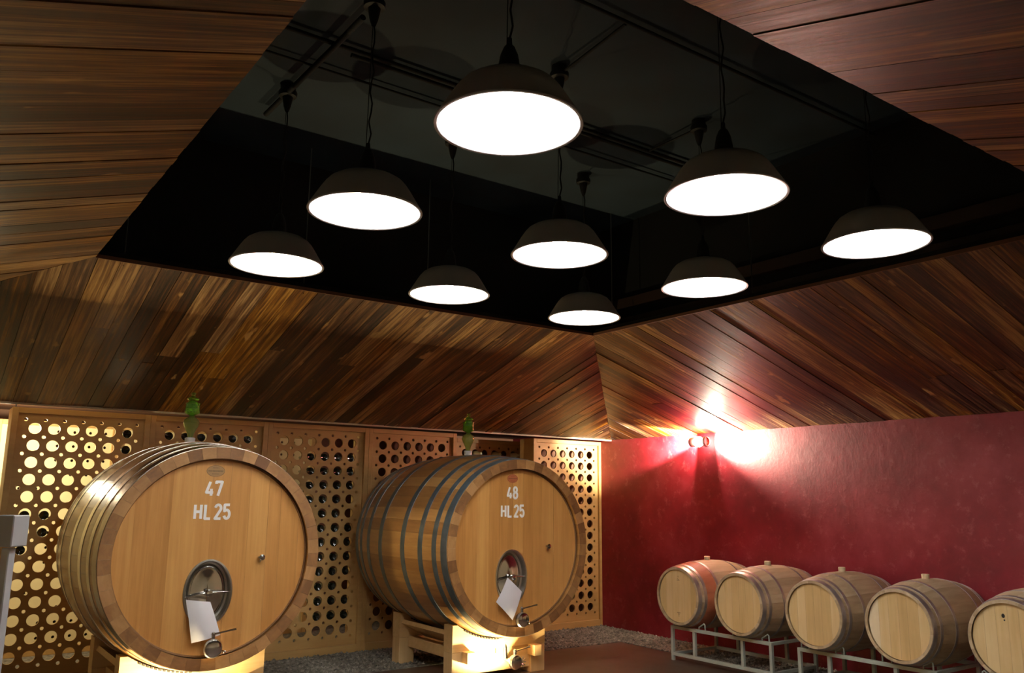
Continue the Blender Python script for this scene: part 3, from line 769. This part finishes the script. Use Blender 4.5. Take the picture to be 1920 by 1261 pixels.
# ------------------------------------------------------------------ pendant lamps
LX, LY, LDX, LDY, LZ, LR = 1.7573, 2.4917, 1.2808, 1.2676, 1.4256, .2899
def pendant():
    t = bpy.data.objects.new('pendant_lamp', None); link(t)
    out = [(LR, 0), (LR + .003, .006), (LR - .002, .012), (.262, .055), (.232, .105), (.212, .135), (.192, .158), (.160, .178), (.118, .192), (.070, .202), (.045, .206)]
    inn = [(.045, .200), (.068, .196), (.114, .186), (.155, .172), (.186, .152), (.206, .130), (.226, .100), (.256, .050), (LR - .006, .010), (LR - .004, .001)]
    MB().lathe(out, 56).build('shade', M['enamel_black'], t, 50)
    MB().lathe(inn, 56).build('reflector', M['enamel_white'], t, 50)
    MB().lathe([(LR - .011, .003), (LR - .009, -.001), (LR + .002, -.002), (LR + .004, .002), (LR + .003, .006)], 56).build('rim', M['rim'], t, 60)
    MB().lathe([(.047, .204), (.044, .25), (.036, .30), (.022, .335), (.012, .345), (.010, .375), (1e-4, .376)], 24).build('socket', M['black_metal'], t, 40)
    pts = [(0, 0, .37)] + [(.016 * math.sin(k * 1.9 + .6) * math.exp(-k * .12), .012 * math.cos(k * 1.4) * math.exp(-k * .12) - .012, .37 + (1.06 - .37) * k / 12) for k in range(1, 12)] + [(0, 0, 1.07)]
    MB().tube(pts, .0045, 6).build('cord', M['rubber'], t, 60)
    MB().tube([(-.012, 0, .34), (-.004, 0, 1.07)], .0022, 5).build('wire', M['black_metal'], t)
    MB().lathe([(.012, 1.05), (.022, 1.08), (.030, 1.12), (.034, 1.15), (.058, 1.155), (.06, 1.185), (.05, 1.2), (.05, VZ - LZ)], 20).build('ceiling_rose', M['black_metal'], t, 40)
    b = MB().sphere((0, 0, .118), .050, 24, 14, (1, 1, 1.15)); b.lathe([(.042, .142), (.028, .17), (.026, .196)], 16)
    b.build('bulb', M['bulb'], t, 60)
    return t
lab = {(0, 0): 'black enamel pendant lamp, the largest and nearest, at the top centre', (0, 1): 'black enamel pendant lamp left of and below the nearest one',
       (0, 2): 'leftmost black enamel pendant lamp, above cask 47', (1, 0): 'black enamel pendant lamp right of the nearest one, tilted white disc below its dark cord',
       (1, 1): 'black enamel pendant lamp in the middle of the group of nine', (1, 2): 'black enamel pendant lamp just above the slope planks, left of the small farthest one',
       (2, 0): 'rightmost black enamel pendant lamp under the black ledge', (2, 1): 'black enamel pendant lamp between the farthest one and the rightmost one',
       (2, 2): 'smallest and farthest pendant lamp, over the ceiling corner'}
proto = pendant()
for i in range(3):
    for j in range(3):
        o = proto if (i, j) == (0, 0) else copy_tree(proto)
        o.location = (LX + i * LDX, LY + j * LDY, LZ)
        tag(o, lab[i, j], 'pendant lamp', 'black pendant lamps in the opening')

# conduits and rods in the black space
def pipe(pts, r, label, name='conduit', cat='pipe', group='conduits on the black ceiling'):
    o = MB().tube(pts, r, 10).build(name, M['void_wall'], None, 40); tag(o, label, cat, group); return o
zc = VZ - .035
pipe([(VX0, 4.30, zc), (VX1, 4.30, zc)], .014, 'nearer of the two parallel black conduits crossing behind the big lamp')
pipe([(1.9, 4.36, zc), (VX1, 4.36, zc)], .014, 'farther of the two parallel black conduits crossing behind the big lamp')
pipe([(1.757, 3.9, zc - .03), (1.757, 4.30, zc - .03), (1.74, 5.4, zc - .03)], .018, 'black conduit running diagonally down left from the ceiling hook')
pipe([(VX0, 3.10, zc), (VX1, 3.10, zc)], .011, 'thin black conduit passing above the cord of the nearest lamp')
pipe([(3.0, 3.12, zc), (3.04, 3.76, zc - .02)], .009, 'short black conduit branch leading to the middle ceiling hook')
pipe([(4.36, 4.30, zc), (4.32, 3.80, zc - .02)], .009, 'short black conduit branch leading to the right ceiling hook')
pipe([(VX0, 4.62, zc), (VX1, 4.62, zc)], .008, 'thinnest black conduit on the ceiling at the upper left')
for (x, y, l) in ((5.17, 4.02, 'thin suspension rod at the right edge of the opening'), (3.35, 5.90, 'thin suspension rod at the back edge of the opening, left of the far corner'),
                  (2.28, 5.90, 'thin suspension rod behind the second lamp at the back edge'), (1.02, 5.90, 'thin suspension rod near the left corner of the opening'), (5.17, 5.62, 'thin suspension rod near the far corner')):
    o = MB().tube([(x, y, OZ - .03), (x, y, VZ)], .004, 6).build('suspension_rod', M['steel_dull'], None); tag(o, l, 'rod', 'rods holding the slopes')
brown = plain('dark_brown_beam', (.05, .03, .022), .5)
for (z0, z1, xx, l) in ((1.60, 1.68, 5.40, 'lower dark brown beam along the right wall of the black space'), (1.78, 1.88, 5.42, 'upper dark brown beam along the right wall of the black space')):
    o = MB().bbox(xx - .03, VX1, VY0, VY1, z0, z1, .004).build('ledge_beam', brown, None); tag(o, l, 'beam', 'ledge beams')

# ------------------------------------------------------------------ twin wall lamp on the red wall
WL = (X1 - .0, 6.712, .655)
t = thing('twin_wall_lamp', 'twin-headed spotlight glaring on the red wall below the slope', 'wall lamp', WL)
MB().lathe([(.05, 0), (.05, -.02), (.03, -.03), (1e-4, -.03)], 20, axis='x').build('wall_plate', M['steel_dull'], t, 40)
MB().tube([(-.02, 0, 0), (-.10, 0, 0)], .018, 12).build('arm', M['steel_dull'], t, 40)
MB().sphere((-.13, 0, 0), .062, 24, 14).build('lens_glare', M['lens'], t, 60)  # glowing sphere stands in for the glare of the front lens
M['head_red'] = plain('reddish_lamp_head', (.35, .10, .08), .35)
for s in (-1, 1):
    hd = MB().lathe([(.030, s * .055), (.045, s * .075), (.055, s * .09), (.055, s * .125), (.049, s * .125), (.046, s * .095), (1e-4, s * .09)], 24, axis='y', org=(-.115, 0, 0)).build('lamp_head', M['head_red'], t, 40)
    for (deg, pw, aim, up, bl) in ((176, .05, .12, .04, .2), (84, .95, .26, .34, .45) if s > 0 else (104, 1.0, .60, .06, .9)):
        ld = bpy.data.lights.new('wall_spot', 'SPOT'); ld.energy = WALL_LAMP_W * pw; ld.color = (1, .86, .66); ld.spot_size = math.radians(deg); ld.spot_blend = bl; ld.shadow_soft_size = .03
        lo = bpy.data.objects.new('head_lamp', ld); lo.location = (-.115, s * .135, 0)
        lo.rotation_euler = Vector((aim, s * 1.0, up)).to_track_quat('-Z', 'Y').to_euler(); link(lo, t)

# lamp in the aisle behind the racks
t = thing('aisle_lamp', 'warm lamp hidden in the aisle behind the far left rack', 'lamp', (.78, 9.2, .70))
MB().lathe([(.03, .03), (.034, 0), (.03, -.02), (1e-4, -.025)], 20).build('bowl', M['lens'], t, 40)
MB().tube([(0, 0, .025), (0, 0, ZT + .12 - .70)], .008, 8).build('stem', M['black_metal'], t)
ld = bpy.data.lights.new('aisle_light', 'POINT'); ld.energy = PASSAGE_W; ld.color = (1, .90, .62); ld.shadow_soft_size = .06
lo = bpy.data.objects.new('aisle_glow', ld); lo.location = (0, 0, -.12); link(lo, t)

# ------------------------------------------------------------------ barriques on steel racks
BL, BRE, BRM, BRI = .95, .285, .345, .262
NB = 28
BST = stave_mesh(NB, BL, BRE, BRM, BRE - BRI, M['barrique_stave'])
BST_R = stave_mesh(NB, BL, BRE, BRM, BRE - BRI, M['stained_stave'])
def barrique():
    t = bpy.data.objects.new('wine_barrel', None); link(t)
    for i in range(NB): inst('stave', BST, t, (0, 0, 0), (0, 2 * PI * i / NB, 0))
    for (a, b) in ((.004, .045), (.078, .108), (.255, .285), (BL - .285, BL - .255), (BL - .108, BL - .078), (BL - .045, BL - .004)):
        inst('hoop', hoop_mesh(BL, BRE, BRM, a, b, M['hoop_galv'], .0022, 64), t)
    e = [-BRI + .0005, -.17, -.085, .0, .075, .165, BRI - .0005]
    for a, b in zip(e[:-1], e[1:]): inst('head_board', head_board(a + .0004, b - .0004, BRI - .0005, .022, .02, M['barrique_head']), t)
    inst('rear_head', MB().lathe([(1e-4, BL - .03), (BRI, BL - .03)], 32, axis='y').mesh('rear_head', M['barrique_head']), t)
    MB().lathe([(.030, BRM - .012), (.032, BRM + .034), (.028, BRM + .037), (1e-4, BRM + .037)], 18, org=(0, BL / 2, 0)).build('bung', M['bung_wood'], t, 40)
    return t
# axis along +X, heads towards -X: local y -> world x
BX, BZ = 6.585, -.985
spots = [(6.235, 2, 'oak barrel with a wine-red stained band, first from the corner on the steel racks'), (5.455, 3, 'pale oak barrel second from the corner, sharing a rack with the red-banded barrel'),
         (4.635, 4, 'pale oak barrel third from the corner, middle of the five'), (3.855, 6, 'pale oak barrel fourth from the corner, a light stave strip on its head'), (3.02, 5, 'oak barrel at the right edge of the photo with a dark mark on its head')]
bp_ = barrique()
for k, (y, rz, l) in enumerate(spots):
    o = bp_ if k == 0 else copy_tree(bp_)
    o.location = (BX, y, BZ); o.rotation_euler = (0, 0, -PI / 2 + math.radians(0)); tag(o, l, 'barrel', 'oak barrels on the steel racks')
    if k == 0: first = o
    if k == 1: second = o
    if k == 3:
        hb = [c_ for c_ in o.children if c_.name.startswith('head_board')][0]
        hb.data = hb.data.copy(); hb.data.materials.clear(); hb.data.materials.append(wood('light_head_strip', [(.3, (.74, .56, .34)), (.7, (.86, .70, .46))], axis=2, rough=.6)); hb['label'] = 'lighter oak strip'
# burnt marks on the head of the first barrel
for pts_ in ([[(-.02, .155), (.02, .155)], [(.0, .185), (.0, .20)], [(-.012, .17), (.012, .162)]], [[(-.022, -.165), (.022, -.165)], [(.0, -.165), (.0, -.205)], [(-.01, -.18), (.01, -.18)]]):
    mm_ = MB()
    for a_, b_ in pts_: mm_.tube([(a_[0], .0215, a_[1]), (b_[0], .0215, b_[1])], .0022, 5)
    mm_.build('burnt_mark', plain('burnt_mark', (.16, .07, .03), .8), first)
# wine-red band of the first barrel: the staves themselves are stained between the front hoops
MB().lathe([(BRE + (BRM - BRE) * (1 - (2 * u - 1) ** 2) + .0012, u * BL) for u in (.118, .15, .19, .225, .262)], 64, axis='y').build('stained_band', M['stained_stave'], first, 40)['label'] = 'wine-red stained band'
mk = MB()
mk.sphere((0, 0, 0), .012, 8, 6, (1, .1, 1.3)); mk.sphere((.006, 0, -.03), .006, 8, 6, (1, .1, 1))
mk.build('stain', M['rubber'], o, None, (-.03, .0205, .17))

def steel_rack(y0, y1, label):
    t = thing('barrel_rack', label, 'barrel rack', (7.055, (y0 + y1) / 2, FZ), 'steel barrel racks')
    L_ = (y1 - y0); r = .016; zt, zb = .33, .065
    for sx in (-.335, .335):
        f = 'front_frame' if sx < 0 else 'rear_frame'
        for z in (zt, zb): MB().bbox(sx - r, sx + r, -L_ / 2, L_ / 2, z - r, z + r, .002).build('rail', M['rack_paint'], t)
        for yy in (-L_ / 2, -L_ / 2 + .33, L_ / 2 - .30, L_ / 2):
            e = abs(abs(yy) - L_ / 2) < .01
            MB().bbox(sx - r * .98, sx + r * .98, yy - r, yy + r, .0 if e else zb + r, zt - r if not e else zt + r * .9, .002).build('post', M['rack_paint'], t)
        for cy in (-L_ / 4 - .02 + .0, L_ / 4 + .02):
            cy = (-.388 if cy < 0 else .388)
            rad = BRE + (BRM - BRE) * (1 - (2 * ((sx + .475) / BL) - 1) ** 2) + .009
            cz = BZ - FZ
            for s in (-1, 1):
                pts = [(sx, cy + s * rad * math.sin(a), cz - rad * math.cos(a)) for a in (.42, .50, .58, .66)]
                pts = [(sx, pts[0][1] + 0, zt)] + pts if pts[0][2] > zt else pts
                pts += [(sx, pts[-1][1] + s * .012, pts[-1][2] - .01), (sx, pts[-1][1] + s * .014, zt)]
                MB().tube(pts, .007, 8).build('saddle_bracket', M['rack_paint'], t, 50)
    for yy in (-L_ / 2, L_ / 2):
        for z in (zt, zb): MB().bbox(-.335 + r, .335 - r, yy - r * .9, yy + r * .9, z - r * .9, z + r * .9, .002).build('side_rail', M['rack_paint'], t)
    return t
steel_rack(5.815 - .62, 5.815 + .62, 'pale steel rack under the first two barrels, nearest the corner')
steel_rack(4.265 - .62, 4.265 + .62, 'pale steel rack under the third and fourth barrels')
steel_rack(2.69 - .62, 2.69 + .62, 'pale steel rack under the barrel at the right edge, mostly out of frame')

# ------------------------------------------------------------------ white metal post at the left edge
t = thing('white_post', 'white painted metal post with a square beam end at the left edge', 'post', (.318, 3.4, FZ), rz=math.radians(-48))
MB().bbox(-.016, .016, -.016, .016, 0, 1.46, .003).build('post', M['white_metal'], t)
MB().bbox(-.040, .040, -.036, .036, 1.465, 1.57, .003).build('beam_end', M['white_metal'], t)
MB().bbox(-.06, .06, -.06, .06, 0, .01, .002).build('foot_plate', M['white_metal'], t)
